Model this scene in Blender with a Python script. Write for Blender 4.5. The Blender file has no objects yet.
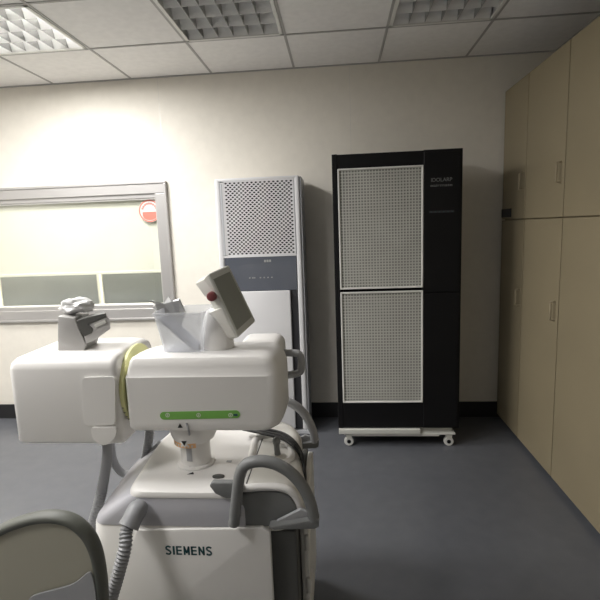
import bpy, bmesh, math, random
from mathutils import Vector, Matrix
random.seed(7)
S = bpy.context.scene
COL = S.collection

# ------------------------------------------------------------------ camera
F = 470.0
H = 1.38
yc = Vector((38, -73, F)).normalized()
dn = Vector((115, 3085, F)); dn = (dn - dn.dot(yc) * yc).normalized()
zc = -dn
xc = yc.cross(zc)
if xc.x < 0: xc = -xc
def at(px, py, Y=None, Z=None, X=None):
    """point of the room seen at a photo position, on the plane y=Y (or z=Z, x=X)"""
    r = Vector((px - 300, py - 300, F))
    w = Vector((r.dot(xc), r.dot(yc), r.dot(zc)))
    if Y is not None: t = Y / w.y
    elif Z is not None: t = (Z - H) / w.z
    else: t = X / w.x
    return w * t + Vector((0, 0, H))
cam_data = bpy.data.cameras.new('camera')
cam = bpy.data.objects.new('camera', cam_data); COL.objects.link(cam)
cam_data.sensor_width = 36; cam_data.sensor_fit = 'HORIZONTAL'
cam_data.lens = 36 * F / 600
cam_data.clip_start = 0.02
right = Vector((xc.x, yc.x, zc.x)); down = Vector((xc.y, yc.y, zc.y)); fwd = Vector((xc.z, yc.z, zc.z))
cam.matrix_world = Matrix(((right.x, -down.x, -fwd.x, 0), (right.y, -down.y, -fwd.y, 0), (right.z, -down.z, -fwd.z, H), (0, 0, 0, 1)))
S.camera = cam

# ------------------------------------------------------------------ world, exposure, lights
S.view_settings.view_transform = 'Standard'; S.view_settings.look = 'None'
S.view_settings.gamma = 1; S.view_settings.use_curve_mapping = False
S.view_settings.exposure = 0.14
W = bpy.data.worlds.new('world'); S.world = W; W.use_nodes = True
W.node_tree.nodes['Background'].inputs[0].default_value = (0.9, 0.95, 1, 1)
W.node_tree.nodes['Background'].inputs[1].default_value = 0.05
CEIL = 2.432
TX = [-3.57, -3.02, -2.49, -1.935, -1.38, -0.82, -0.265, 0.29, 0.845, 1.40, 1.95]
TY = [3.3 - 0.55 * k for k in range(0, 11)]
def area(name, loc, size, power, color=(1, .98, .955), rot=(0, 0, 0), sy=None):
    d = bpy.data.lights.new(name, 'AREA'); d.energy = power; d.color = color
    d.shape = 'RECTANGLE'; d.size = size; d.size_y = sy or size
    o = bpy.data.objects.new(name, d); COL.objects.link(o); o.location = loc; o.rotation_euler = rot
    return o
# the lit column of ceiling luminaires on the left (x -1.66): their tubes' light leaves at the mouth
LL = [(-1.6575, 2.475, 28), (-1.6575, 1.375, 28), (-1.6575, 0.275, 19), (-2.76, 1.375, 28)]
for x, y, w in LL:
    area('luminaire_light', (x, y, CEIL - 0.012), 0.44, w).data.spread = math.radians(176)

# ------------------------------------------------------------------ materials
def mat(name, col, rough=.5, metal=0, bump=0, scale=60, var=0, spec=.5, emit=None, es=0, trans=0, alpha=1, coat=0, ior=1.45, sss=0):
    m = bpy.data.materials.new(name); m.use_nodes = True
    nt = m.node_tree; b = nt.nodes['Principled BSDF']
    b.inputs['Base Color'].default_value = (*col, 1)
    b.inputs['Roughness'].default_value = rough; b.inputs['Metallic'].default_value = metal
    b.inputs['Specular IOR Level'].default_value = spec
    b.inputs['Transmission Weight'].default_value = trans; b.inputs['Alpha'].default_value = alpha
    b.inputs['Coat Weight'].default_value = coat; b.inputs['IOR'].default_value = ior
    if emit: b.inputs['Emission Color'].default_value = (*emit, 1); b.inputs['Emission Strength'].default_value = es
    tc = nt.nodes.new('ShaderNodeTexCoord')
    n = nt.nodes.new('ShaderNodeTexNoise'); n.inputs['Scale'].default_value = scale; n.inputs['Detail'].default_value = 4
    nt.links.new(tc.outputs['Object'], n.inputs['Vector'])
    if bump:
        bp = nt.nodes.new('ShaderNodeBump'); bp.inputs['Strength'].default_value = bump; bp.inputs['Distance'].default_value = .002
        nt.links.new(n.outputs['Fac'], bp.inputs['Height']); nt.links.new(bp.outputs['Normal'], b.inputs['Normal'])
    v = var or .03
    r = nt.nodes.new('ShaderNodeValToRGB')
    r.color_ramp.elements[0].position = .3; r.color_ramp.elements[1].position = .7
    r.color_ramp.elements[0].color = (*[max(0, c * (1 - v)) for c in col], 1)
    r.color_ramp.elements[1].color = (*[min(1, c * (1 + v)) for c in col], 1)
    n2 = nt.nodes.new('ShaderNodeTexNoise'); n2.inputs['Scale'].default_value = scale / 12
    nt.links.new(tc.outputs['Object'], n2.inputs['Vector'])
    nt.links.new(n2.outputs['Fac'], r.inputs['Fac']); nt.links.new(r.outputs['Color'], b.inputs['Base Color'])
    return m
M = dict(
    wall=mat('wall_paint', (.80, .765, .69), .6, bump=.15, scale=220, var=.02),
    wallf=mat('wall_paint_low_bounce', (.45, .43, .39), .7),  # unseen front wall, colour darkened to cut bounced light
    ceil=mat('ceiling_board', (.90, .885, .87), .8, bump=.3, scale=300, var=.03),
    grid=mat('ceiling_grid', (.42, .41, .40), .5),
    floor=mat('vinyl_floor', (.115, .12, .135), .27, bump=.12, scale=150, var=.04),
    base=mat('baseboard_black', (.018, .018, .02), .5),
    alu=mat('aluminium', (.47, .46, .455), .4, metal=.5, scale=30),
    aluw=mat('aluminium_pale', (.68, .67, .65), .4, metal=.3, scale=30),
    cream=mat('cream_blind', (.93, .915, .84), .8, scale=40, emit=(1, .97, .80), es=0),
    greyp=mat('grey_panel', (.205, .22, .24), .7, var=.1, scale=30),
    whitep=mat('white_plastic', (.70, .70, .715), .35, scale=40),
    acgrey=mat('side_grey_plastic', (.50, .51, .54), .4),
    acdisp=mat('blue_grey_glass', (.095, .105, .13), .2, coat=.3),
    dark=mat('dark_cavity', (.035, .035, .04), .6),
    black=mat('black_steel', (.007, .007, .008), .5, spec=.25, bump=.05, var=.1),
    filt=mat('filter_grey', (.30, .305, .285), .8, var=.08),
    meshw=mat('mesh_white', (.60, .60, .56), .5, var=.05),
    meshf=mat('mesh_frame_white', (.75, .75, .72), .4),
    tray=mat('tray_white', (.62, .62, .58), .45),
    wood=mat('cream_laminate', (.29, .245, .16), .45, var=.06, scale=20),
    woodd=mat('laminate_edge', (.34, .29, .20), .5),
    steel=mat('steel', (.5, .5, .5), .3, metal=.9),
    body=mat('machine_white', (.82, .805, .785), .38, var=.015, scale=20),
    body2=mat('machine_beige', (.68, .665, .62), .45, var=.02, scale=20),
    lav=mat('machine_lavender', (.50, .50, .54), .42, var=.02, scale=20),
    grey=mat('machine_grey', (.20, .205, .205), .48, var=.05),
    greyl=mat('machine_mid_grey', (.36, .365, .38), .45, var=.05),
    dgrey=mat('machine_dark_grey', (.085, .085, .08), .5, var=.05),
    hose=mat('hose_grey', (.27, .275, .29), .42, var=.05),
    blackp=mat('black_rubber', (.02, .02, .02), .5),
    yellow=mat('scale_yellow', (.82, .82, .42), .5),
    green=mat('label_green', (.20, .47, .10), .5),
    paper=mat('label_white', (.72, .71, .68), .6),
    orange=mat('label_orange', (.85, .50, .25), .6),
    teal=mat('letter_teal', (.02, .085, .095), .5),
    lgrey2=mat('letter_dim_grey', (.16, .165, .165), .5),
    lgrey=mat('letter_grey', (.30, .31, .31), .5),
    red=mat('knob_maroon', (.20, .055, .06), .4),
    dhouse=mat('display_housing', (.50, .50, .46), .5, var=.05),
    dscr=mat('display_screen', (.27, .275, .24), .3, var=.08, scale=40),
    slab=mat('slab_grey', (.36, .38, .45), .4),
    slabd=mat('slab_edge', (.22, .23, .26), .45),
    wrap=mat('wrapper_film', (.40, .40, .40), .35, metal=.1, bump=.6, scale=25, var=.2),
    rim=mat('rim_rubber', (.11, .115, .10), .5),
    hood=mat('hood_beige', (.40, .385, .31), .5),
    bag=mat('crumpled_film', (.78, .78, .78), .3, metal=.05, bump=.8, scale=25, var=.25),
    lred=mat('letter_red', (.75, .22, .17), .6),
    pink=mat('sticker_pink', (.70, .22, .17), .6, var=.1),
    louvre=mat('louvre_aluminium', (.86, .86, .85), .35, metal=0),
    fin_shaded=mat('louvre_fin_shaded', (.35, .35, .34), .35, metal=.5),  # shade on the fins' sides, put into a darker grey
    tube=mat('lamp_tube_glass', (.85, .85, .84), .3),
    tubelit=mat('lit_lamp_tube', (1, 1, 1), .3, emit=(1, .97, .93), es=12),
    tbox=mat('tray_unit_grey', (.42, .41, .40), .45, var=.06),
)
def glass(name, tint=(1, 1, 1), rough=0.0, mixf=.9):
    m = bpy.data.materials.new(name); m.use_nodes = True; nt = m.node_tree
    for n in list(nt.nodes): nt.nodes.remove(n)
    o = nt.nodes.new('ShaderNodeOutputMaterial'); t = nt.nodes.new('ShaderNodeBsdfTransparent'); t.inputs[0].default_value = (*tint, 1)
    g = nt.nodes.new('ShaderNodeBsdfGlossy'); g.inputs['Roughness'].default_value = rough
    mx = nt.nodes.new('ShaderNodeMixShader'); mx.inputs[0].default_value = 1 - mixf
    nt.links.new(t.outputs[0], mx.inputs[1]); nt.links.new(g.outputs[0], mx.inputs[2]); nt.links.new(mx.outputs[0], o.inputs[0])
    return m
M['glass'] = glass('window_glass', (.97, .98, .96), .02, .93)
def milky():
    m = bpy.data.materials.new('milky_plastic'); m.use_nodes = True; nt = m.node_tree
    for n in list(nt.nodes): nt.nodes.remove(n)
    o = nt.nodes.new('ShaderNodeOutputMaterial'); t = nt.nodes.new('ShaderNodeBsdfTransparent'); t.inputs[0].default_value = (.97, .98, 1, 1)
    p = nt.nodes.new('ShaderNodeBsdfPrincipled'); p.inputs['Base Color'].default_value = (.93, .935, .94, 1); p.inputs['Roughness'].default_value = .25
    mx = nt.nodes.new('ShaderNodeMixShader'); mx.inputs[0].default_value = .32
    nt.links.new(t.outputs[0], mx.inputs[1]); nt.links.new(p.outputs[0], mx.inputs[2]); nt.links.new(mx.outputs[0], o.inputs[0])
    return m
M['milky'] = milky()

# ------------------------------------------------------------------ mesh helpers
def wloc(o):
    v = Vector((0, 0, 0))
    while o is not None:
        v += o.location; o = o.parent
    return v
def obj(name, bm, m, parent=None, smooth=None, label=None):
    base = wloc(parent) if parent else Vector((0, 0, 0))
    bmesh.ops.recalc_face_normals(bm, faces=bm.faces)
    if parent: bmesh.ops.translate(bm, verts=bm.verts, vec=-base)
    me = bpy.data.meshes.new(name); bm.to_mesh(me); bm.free()
    for mm in (m if isinstance(m, (list, tuple)) else [m]): me.materials.append(mm)
    if smooth:
        me.polygons.foreach_set('use_smooth', [True] * len(me.polygons))
        try: me.set_sharp_from_angle(angle=math.radians(smooth))
        except Exception: pass
    o = bpy.data.objects.new(name, me); COL.objects.link(o)
    if parent: o.parent = parent
    if label: o['label'] = label
    return o
def thing(name, label, cat, loc, group=None):
    o = bpy.data.objects.new(name, None); COL.objects.link(o); o.location = loc
    o.empty_display_size = .05
    o['label'] = label; o['category'] = cat
    if group: o['group'] = group
    return o
def tag(o, label, cat, group=None):
    # a thing that is one mesh: move its origin to the middle of its base
    me = o.data; xs = [v.co for v in me.vertices]
    c = Vector(((min(v.x for v in xs) + max(v.x for v in xs)) / 2, (min(v.y for v in xs) + max(v.y for v in xs)) / 2, min(v.z for v in xs)))
    me.transform(Matrix.Translation(-c)); o.location = c
    o['label'] = label; o['category'] = cat
    if group: o['group'] = group
    return o
def struct(name, bm, m):
    o = obj(name, bm, m); o['kind'] = 'structure'; return o
def new(): return bmesh.new()
def merge(bm, other):
    me = bpy.data.meshes.new('tmp'); other.to_mesh(me); other.free(); bm.from_mesh(me); bpy.data.meshes.remove(me); return bm
def box(bm, x0, x1, y0, y1, z0, z1, r=0, seg=3):
    b = bmesh.new()
    vs = [b.verts.new((x, y, z)) for x in (x0, x1) for y in (y0, y1) for z in (z0, z1)]
    for f in ((0, 1, 3, 2), (4, 6, 7, 5), (0, 4, 5, 1), (2, 3, 7, 6), (0, 2, 6, 4), (1, 5, 7, 3)): b.faces.new([vs[i] for i in f])
    if r: bmesh.ops.bevel(b, geom=b.edges[:] , offset=r, segments=seg, profile=.5, affect='EDGES', clamp_overlap=True)
    return merge(bm, b)
def prism(bm, pts, vec, r=0, seg=3):
    b = bmesh.new(); vec = Vector(vec)
    a = [b.verts.new(p) for p in pts]; c = [b.verts.new(Vector(p) + vec) for p in pts]
    n = len(pts); b.faces.new(a); b.faces.new(c[::-1])
    for i in range(n): b.faces.new((a[i], c[i], c[(i + 1) % n], a[(i + 1) % n]))
    bmesh.ops.recalc_face_normals(b, faces=b.faces)
    if r: bmesh.ops.bevel(b, geom=[e for e in b.edges], offset=r, segments=seg, profile=.5, affect='EDGES', clamp_overlap=True)
    return merge(bm, b)
def loft(bm, rings, cap0=True, cap1=True):
    R = [[bm.verts.new(p) for p in r] for r in rings]; n = len(R[0])
    for a, c in zip(R, R[1:]):
        for i in range(n): bm.faces.new((a[i], a[(i + 1) % n], c[(i + 1) % n], c[i]))
    if cap0: bm.faces.new(R[0][::-1])
    if cap1: bm.faces.new(R[-1])
    return bm
def rrect(x0, x1, y0, y1, z, r, n=6):
    out = []
    for cx, cy, a0 in ((x1 - r, y1 - r, 0), (x0 + r, y1 - r, 90), (x0 + r, y0 + r, 180), (x1 - r, y0 + r, 270)):
        for i in range(n + 1):
            a = math.radians(a0 + 90 * i / n); out.append(Vector((cx + r * math.cos(a), cy + r * math.sin(a), z)))
    return out
def roundpoly(pts, r, n=5):
    """rounded plan polygon; pts Vectors"""
    out = []; N = len(pts)
    for i in range(N):
        p = Vector(pts[i]); a = Vector(pts[i - 1]); c = Vector(pts[(i + 1) % N])
        rr = r[i] if isinstance(r, (list, tuple)) else r
        d1 = (a - p); d2 = (c - p); rr = min(rr, d1.length * .45, d2.length * .45)
        s = p + d1.normalized() * rr; e = p + d2.normalized() * rr
        for k in range(n + 1):
            t = k / n; out.append((1 - t) ** 2 * s + 2 * t * (1 - t) * p + t * t * e)
    return out
def catmull(P, n=8):
    P = [Vector(p) for p in P]; Q = [2 * P[0] - P[1]] + P + [2 * P[-1] - P[-2]]; out = []
    for i in range(1, len(Q) - 2):
        p0, p1, p2, p3 = Q[i - 1:i + 3]
        for k in range(n):
            t = k / n
            out.append(.5 * ((2 * p1) + (p2 - p0) * t + (2 * p0 - 5 * p1 + 4 * p2 - p3) * t * t + (3 * p1 - p0 - 3 * p2 + p3) * t ** 3))
    out.append(Q[-2]); return out
def tube(bm, pts, r, seg=12, rad=None, flat=1.0, closed=False):
    rings = []; N = len(pts); up = None
    for i, p in enumerate(pts):
        a = pts[i - 1] if (i > 0 or closed) else p; c = pts[(i + 1) % N] if (i < N - 1 or closed) else p
        t = (c - a).normalized()
        if up is None:
            up = Vector((0, 1, 0)); up = up - up.dot(t) * t
            if up.length < .1: up = Vector((1, 0, 0)) - t.x * t
        else: up = up - up.dot(t) * t
        up.normalize(); s = t.cross(up)
        rr = rad(i) if rad else r
        rings.append([p + rr * (math.cos(2 * math.pi * k / seg) * s + flat * math.sin(2 * math.pi * k / seg) * up) for k in range(seg)])
    if closed: rings.append(rings[0])
    return loft(bm, rings, not closed, not closed)
def corrug(bm, pts, r, pitch=.008, amp=.12, seg=14):
    """corrugated hose along pts"""
    L = [0]
    for a, c in zip(pts, pts[1:]): L.append(L[-1] + (c - a).length)
    n = int(L[-1] / (pitch / 4)); out = []; j = 0
    for i in range(n + 1):
        s = L[-1] * i / n
        while j < len(pts) - 2 and L[j + 1] < s: j += 1
        t = (s - L[j]) / max(1e-9, L[j + 1] - L[j]); out.append(pts[j].lerp(pts[j + 1], t))
    return tube(bm, out, r, seg, rad=lambda i: r * (1 + amp * (1, 0, -1, 0)[i % 4]))
def lathe(bm, prof, c, axis='Z', n=32):
    rings = []
    for r, h in prof:
        ring = []
        for k in range(n):
            a = 2 * math.pi * k / n; u, v = r * math.cos(a), r * math.sin(a)
            ring.append(Vector(c) + (Vector((u, v, h)) if axis == 'Z' else Vector((h, u, v)) if axis == 'X' else Vector((u, h, v))))
        rings.append(ring)
    return loft(bm, rings)
def plate(bm, x0, x1, z0, z1, nx, nz, y, th, fw, fh, stagger=False, shape='rect'):
    """perforated plate in the xz plane, front at y, thickness th back; cells with a hole each"""
    dx = (x1 - x0) / nx; dz = (z1 - z0) / nz
    for j in range(nz):
        off = dx / 2 if (stagger and j % 2) else 0
        for i in range(nx - (1 if off else 0)):
            a = x0 + i * dx + off; c = z0 + j * dz; mx, mz = a + dx / 2, c + dz / 2
            hx, hz = dx * fw / 2, dz * fh / 2
            if shape == 'rect':
                inn = [(mx - hx, mz - hz), (mx + hx, mz - hz), (mx + hx, mz + hz), (mx - hx, mz + hz)]
                outr = [(a, c), (a + dx, c), (a + dx, c + dz), (a, c + dz)]
            else:
                inn = [(mx - hx, mz), (mx - hx * .45, mz - hz), (mx + hx * .45, mz - hz), (mx + hx, mz), (mx + hx * .45, mz + hz), (mx - hx * .45, mz + hz)]
                outr = [(a, mz), (a, c), (a + dx, c), (a + dx, mz), (a + dx, c + dz), (a, c + dz)]
            A = [bm.verts.new((p[0], y, p[1])) for p in outr]; B = [bm.verts.new((p[0], y, p[1])) for p in inn]
            Cc = [bm.verts.new((p[0], y + th, p[1])) for p in inn]
            k = len(A)
            for q in range(k):
                bm.faces.new((A[q], A[(q + 1) % k], B[(q + 1) % k], B[q]))
                bm.faces.new((B[q], B[(q + 1) % k], Cc[(q + 1) % k], Cc[q]))
        if off:
            for a, c2 in ((x0, x0 + off), (x1 - off, x1)):
                bm.faces.new([bm.verts.new(p) for p in ((a, y, z0 + j * dz), (c2, y, z0 + j * dz), (c2, y, z0 + (j + 1) * dz), (a, y, z0 + (j + 1) * dz))])
    return bm
def text_bm(body, size, loc, th=.001, bold=0, rot=(math.pi / 2, 0, 0), sx=1, width=None):
    cu = bpy.data.curves.new('letters', 'FONT'); cu.body = body; cu.size = size; cu.extrude = th; cu.offset = bold; cu.align_x = 'LEFT'
    o = bpy.data.objects.new('letters', cu); COL.objects.link(o)
    dg = bpy.context.evaluated_depsgraph_get(); me = bpy.data.meshes.new_from_object(o.evaluated_get(dg))
    b = bmesh.new(); b.from_mesh(me); bpy.data.objects.remove(o); bpy.data.meshes.remove(me); bpy.data.curves.remove(cu)
    w = max(v.co.x for v in b.verts) - min(v.co.x for v in b.verts)
    k = width / w if width else sx
    bmesh.ops.scale(b, vec=(k, 1, 1), verts=b.verts)
    from mathutils import Euler
    bmesh.ops.transform(b, matrix=Matrix.Translation(loc) @ Euler(rot).to_matrix().to_4x4(), verts=b.verts)
    return b

# ------------------------------------------------------------------ room shell
XL, XR, YB, YF = -3.57, 1.62, 3.3, -2.2
wx0, wx1, wz0, wz1 = -2.95, -1.235, .825, 1.68     # window opening
b = new()
T = .12
box(b, XL, wx0, YB, YB + T, 0, CEIL); box(b, wx1, XR, YB, YB + T, 0, CEIL)
box(b, wx0, wx1, YB, YB + T, 0, wz0); box(b, wx0, wx1, YB, YB + T, wz1, CEIL)
struct('wall_back', b, M['wall'])
b = new(); box(b, XL - T, XL, YF, YB + T, 0, CEIL); struct('wall_left', b, M['wall'])
b = new(); box(b, XR, XR + T, YF, YB + T, 0, CEIL); struct('wall_right', b, M['wall'])
b = new(); box(b, XL - T, XR + T, YF - T, YF, 0, CEIL); struct('wall_front', b, M['wallf'])
b = new(); box(b, XL - T, XR + T, YF - T, YB + T, -.1, 0); struct('floor', b, M['floor'])
# wall cover strips (faint joints of the sandwich panels)
b = new()
for x in (-1.20, .10): box(b, x - .0008, x + .0008, YB - .0003, YB + .001, .115, CEIL)
struct('trim_2', b, M['aluw'])
# ceiling: boards lying in a T-bar grid, with gaps where luminaires sit
LUM = {(3, 1), (5, 1), (7, 1), (3, 3), (3, 5), (1, 3)}   # (column, row)
b = new()
for i in range(len(TX) - 1):
    for j in range(len(TY) - 1):
        if (i, j) in LUM: continue
        box(b, max(TX[i], XL - T), min(TX[i + 1], XR + T), TY[j + 1], TY[j], CEIL, CEIL + .015)
struct('ceiling', b, M['ceil'])
b = new()
for x in TX[1:-1]: box(b, x - .007, x + .007, YF, YB, CEIL - .003, CEIL + .001)
for y in TY[1:]: box(b, XL, XR, y - .007, y + .007, CEIL - .004, CEIL - .0005)
box(b, XL, XR, YB - .012, YB, CEIL - .006, CEIL)
struct('trim_1', b, M['grid'])
b = new(); box(b, XL, 1.12, YB - .012, YB, 0, .112, .002); struct('baseboard_back', b, M['base'])
# control room behind the window
b = new()
RX0, RX1, RY1 = -3.4, -.9, 4.9
box(b, RX0 - .05, RX0, YB + T, RY1, 0, CEIL); box(b, RX1, RX1 + .05, YB + T, RY1, 0, CEIL)
box(b, RX0, RX1, RY1, RY1 + .05, 0, CEIL); box(b, RX0, RX1, YB + T, RY1, CEIL, CEIL + .05); box(b, RX0, RX1, YB + T, RY1, -.05, 0)
struct('wall_control_room', b, M['cream'])
area('control_room_fill', (-2.1, 3.85, CEIL - .04), .6, 75, (1, .975, .90))  # unseen fill light added to brighten the view through the glass
# window frame
def frame(bm, x0, x1, z0, z1, w, y0, y1, r=.004):
    box(bm, x0, x1, y0, y1, z0, z0 + w, r); box(bm, x0, x1, y0, y1, z1 - w, z1, r)
    box(bm, x0, x0 + w, y0, y1, z0 + w, z1 - w, r); box(bm, x1 - w, x1, y0, y1, z0 + w, z1 - w, r)
b = new()
frame(b, wx0 - .03, wx1 + .035, wz0 - .055, wz1 + .055, .075, YB - .022, YB + .02)
frame(b, wx0 + .005, wx1 - .005, wz0 + .01, wz1 - .012, .038, YB - .008, YB + .03)
frame(b, wx0 - .04, wx1 + .045, wz0 - .065, wz1 + .065, .018, YB - .03, YB - .001)
win = struct('window_1', b, M['alu'])
b = new(); frame(b, wx0 + .03, wx1 - .036, wz0 + .04, wz1 - .045, .014, YB + .0, YB + .03, .002); obj('inner_bead', b, M['aluw'], win)
b = new(); box(b, wx0 + .03, wx1 - .036, YB + .018, YB + .024, wz0 + .04, wz1 - .04); obj('pane', b, M['glass'], win)
# round red and white sticker inside the pane
c = at(149.5, 211, Y=3.315); sr = .080
def disc(bm, c, r, y0, y1, n=40, r0=0):
    if r0:
        rings = [[Vector((c.x + q * math.cos(2 * math.pi * k / n), y, c.z + q * math.sin(2 * math.pi * k / n))) for k in range(n)] for q, y in ((r0, y0), (r, y0), (r, y1), (r0, y1))]
        rings.append(rings[0]); return loft(bm, rings, False, False)
    return loft(bm, [[Vector((c.x + r * math.cos(2 * math.pi * k / n), y, c.z + r * math.sin(2 * math.pi * k / n))) for k in range(n)] for y in (y0, y1)])
st = thing('round_sticker', 'round red and white warning sticker in the upper right corner of the window pane', 'sticker', (c.x, 3.3165, c.z - sr))
b = new(); disc(b, c, sr, 3.3155, 3.3175); obj('sticker_sheet', b, M['paper'], st)
b = new(); disc(b, c, sr * .98, 3.3149, 3.3157, r0=sr * .86); obj('sticker_rim', b, M['pink'], st)
b = new()
for k in range(9):   # arc of characters
    a = math.radians(160 - 17.5 * k); p = c + Vector((math.cos(a), 0, math.sin(a))) * sr * .66
    for q in range(3):
        dxx = (q - 1) * .005
        box(b, p.x + dxx - .0014, p.x + dxx + .0014, 3.3147, 3.3155, p.z - .008, p.z + .008)
    box(b, p.x - .0075, p.x + .0075, 3.3147, 3.3155, p.z - .0015, p.z + .0015)
obj('sticker_lettering', b, M['pink'], st)
b = new(); box(b, c.x - sr * .66, c.x + sr * .70, 3.3147, 3.3155, c.z - .036, c.z - .006, .0003)
loft(b, [[Vector((c.x + sr * .62 * math.cos(math.radians(a)), y, c.z - .036 + sr * .36 * math.sin(math.radians(a)))) for a in range(180, 361, 15)] for y in (3.3147, 3.3155)])
obj('sticker_band', b, M['pink'], st)
# blind and grey screens in the control room
bz = at(100, 273, Y=3.34).z
bl = thing('roller_blind', 'cream roller blind lowered three quarters behind the observation window', 'blind', (-2.08, 3.34, bz - .01))
b = new(); box(b, wx0 + .012, wx1 - .012, 3.338, 3.341, bz + .008, 1.655); obj('blind_fabric', b, M['cream'], bl)
b = new(); box(b, wx0 + .012, wx1 - .012, 3.333, 3.347, bz - .010, bz + .010, .004); obj('bottom_rail', b, M['cream'], bl)
b = new(); lathe(b, [(.017, wx0 + .008), (.017, wx1 - .008)], (0, 3.352, 1.66), 'X', 20); obj('roller_tube', b, M['aluw'], bl)
gx = at(101.5, 290, Y=3.6).x
scr_labels = ['grey partition screen behind the window, right of the white gap', 'grey partition screen behind the window, left of the white gap']
for k, (x0, x1) in enumerate(((gx + .012, gx + .85), (gx - .85, gx - .012))):
    o = thing('partition_screen', scr_labels[k], 'partition', ((x0 + x1) / 2, 3.6, 0), 'grey screens in the control room')
    b = new(); box(b, x0 + .01, x1 - .01, 3.592, 3.608, .25, 1.20, .003); obj('screen_panel', b, M['greyp'], o)
    b = new(); frame(b, x0, x1, .22, 1.22, .012, 3.585, 3.615, .002); obj('screen_frame', b, M['aluw'], o)
    for q in (x0 + .08, x1 - .11):
        b = new(); box(b, q, q + .03, 3.585, 3.615, 0, .23); box(b, q, q + .03, 3.47, 3.73, 0, .02, .004); obj('foot', b, M['aluw'], o)

# ------------------------------------------------------------------ ceiling luminaires
def luminaire(i, j, label, lit):
    x0, x1, y1, y0 = TX[i] + .008, TX[i + 1] - .008, TY[j] - .008, TY[j + 1] + .008
    t = thing('ceiling_luminaire', label, 'ceiling light', ((x0 + x1) / 2, (y0 + y1) / 2, CEIL - .006), 'recessed louvre luminaires')
    b = new()
    for a in ((x0, x1, y0, y0 + .018), (x0, x1, y1 - .018, y1), (x0, x0 + .018, y0, y1), (x1 - .018, x1, y0, y1)): box(b, *a, CEIL - .006, CEIL + .004, .001)
    obj('lamp_frame', b, M['meshf'], t)
    b = new()
    for a in ((x0, x1, y0, y0 + .004), (x0, x1, y1 - .004, y1), (x0, x0 + .004, y0, y1), (x1 - .004, x1, y0, y1)): box(b, *a, CEIL, CEIL + .1)
    box(b, x0, x1, y0, y1, CEIL + .1, CEIL + .104)
    obj('reflector_housing', b, M['louvre'], t)
    N, NR = 6, 4; w = (x1 - x0 - .036) / N; d = (y1 - y0 - .036) / NR; ax, ay = x0 + .018, y0 + .018
    b = new()
    for k in range(NR + 1):    # curved cross blades, thin at the lower edge
        yy = ay + k * d
        prism(b, [(ax, yy - .001, CEIL + .001), (ax, yy + .001, CEIL + .001), (ax, yy + .010, CEIL + .020), (ax, yy + .030, CEIL + .055), (ax, yy - .030, CEIL + .055), (ax, yy - .010, CEIL + .020)], (x1 - x0 - .036, 0, 0))
    lv_ = obj('louvre', b, M['louvre'], t)
    b = new()
    for k in range(1, N):
        xx = ax + k * w
        prism(b, [(xx - .001, ay, CEIL), (xx + .001, ay, CEIL), (xx + .002, ay, CEIL + .045), (xx - .002, ay, CEIL + .045)], (0, y1 - y0 - .036, 0))
    obj('louvre_fin_shaded', b, M['fin_shaded'], t)
    for k in range(3):
        b = new(); lathe(b, [(.004, y0 + .01), (.013, y0 + .015), (.013, y1 - .015), (.004, y1 - .01)], (x0 + (x1 - x0) * (k + .5) / 3, 0, CEIL + .072), 'Y', 16)
        obj('lamp_tube', b, M['tubelit' if lit else 'tube'], t, 60)
luminaire(5, 1, 'switched-off louvred ceiling light above the standing air conditioner, left of the two dark ones', False)
luminaire(7, 1, 'switched-off louvred ceiling light above the black air purifier, the right one', False)
luminaire(3, 1, 'lit louvred ceiling light above the observation window, nearest the back wall', True)
luminaire(3, 3, 'lit louvred ceiling light above the arm of the X-ray machine', True)
luminaire(3, 5, 'lit louvred ceiling light over the front left of the room', True)
luminaire(1, 3, 'lit louvred ceiling light nearest the left wall', True)

# ------------------------------------------------------------------ black air purifier
py0, py1 = 2.83, 3.17
P = lambda px, py: at(px, py, Y=py0)
tl, br_ = P(332, 156), P(458, 432)
X0, X1, Z1, Z0 = P(335, 290).x, P(461, 290).x, P(395, 151.3).z, .12
pu = thing('air_purifier', 'tall black air purifier cabinet with two pale mesh grilles on castors against the back wall', 'air purifier', ((X0 + X1) / 2, (py0 + py1) / 2, 0))
b = new(); gx0, gx1 = P(340.3, 290).x, P(423, 290).x
ug = (P(380, 289.0).z + .003, P(380, 167).z); lg = (P(380, 402.5).z, P(380, 290.5).z - .006)
# housing with front frame around a recess
box(b, X0, gx0, py0, py1, Z0, Z1, .004); box(b, gx1 + .002, X1, py0, py1, Z0, Z1, .004)
box(b, gx0 - .005, gx1 + .006, py0 + .002, py1, ug[1], Z1 - .003); box(b, gx0 - .005, gx1 + .006, py0 + .002, py1, Z0 + .003, lg[0])
box(b, gx0 - .005, gx1 + .006, py0 + .05, py1, lg[0], ug[1])
obj('housing', b, M['black'], pu)
b = new(); xx = gx1 + .004; box(b, xx, X1 - .012, py0 - .006, py0 + .002, P(440, 292).z, Z1 - .015, .003); obj('control_panel', b, M['black'], pu)
b = new(); box(b, xx, X1 - .012, py0 - .006, py0 + .002, Z0 + .01, P(440, 292).z - .006, .003); obj('service_door', b, M['black'], pu)
for z0, z1, nm in ((ug[0], ug[1], 40), (lg[0], lg[1], 37)):
    b = new(); frame(b, gx0, gx1, z0, z1, .009, py0 - .006, py0 + .02, .002)
    box(b, gx1 - .010, gx1 - .003, py0 - .013, py0 - .005, z0 + .005, z0 + .035, .002)
    fr = obj('grille_frame', b, M['meshf'], pu)
    b = new(); plate(b, gx0 + .009, gx1 - .009, z0 + .009, z1 - .009, 27, nm, py0 + .001, .004, .62, .62); obj('wire_mesh', b, M['meshw'], fr)
    b = new(); box(b, gx0 + .011, gx1 - .011, py0 + .012, py0 + .045, z0 + .011, z1 - .011); obj('filter', b, M['filt'], fr)
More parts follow.
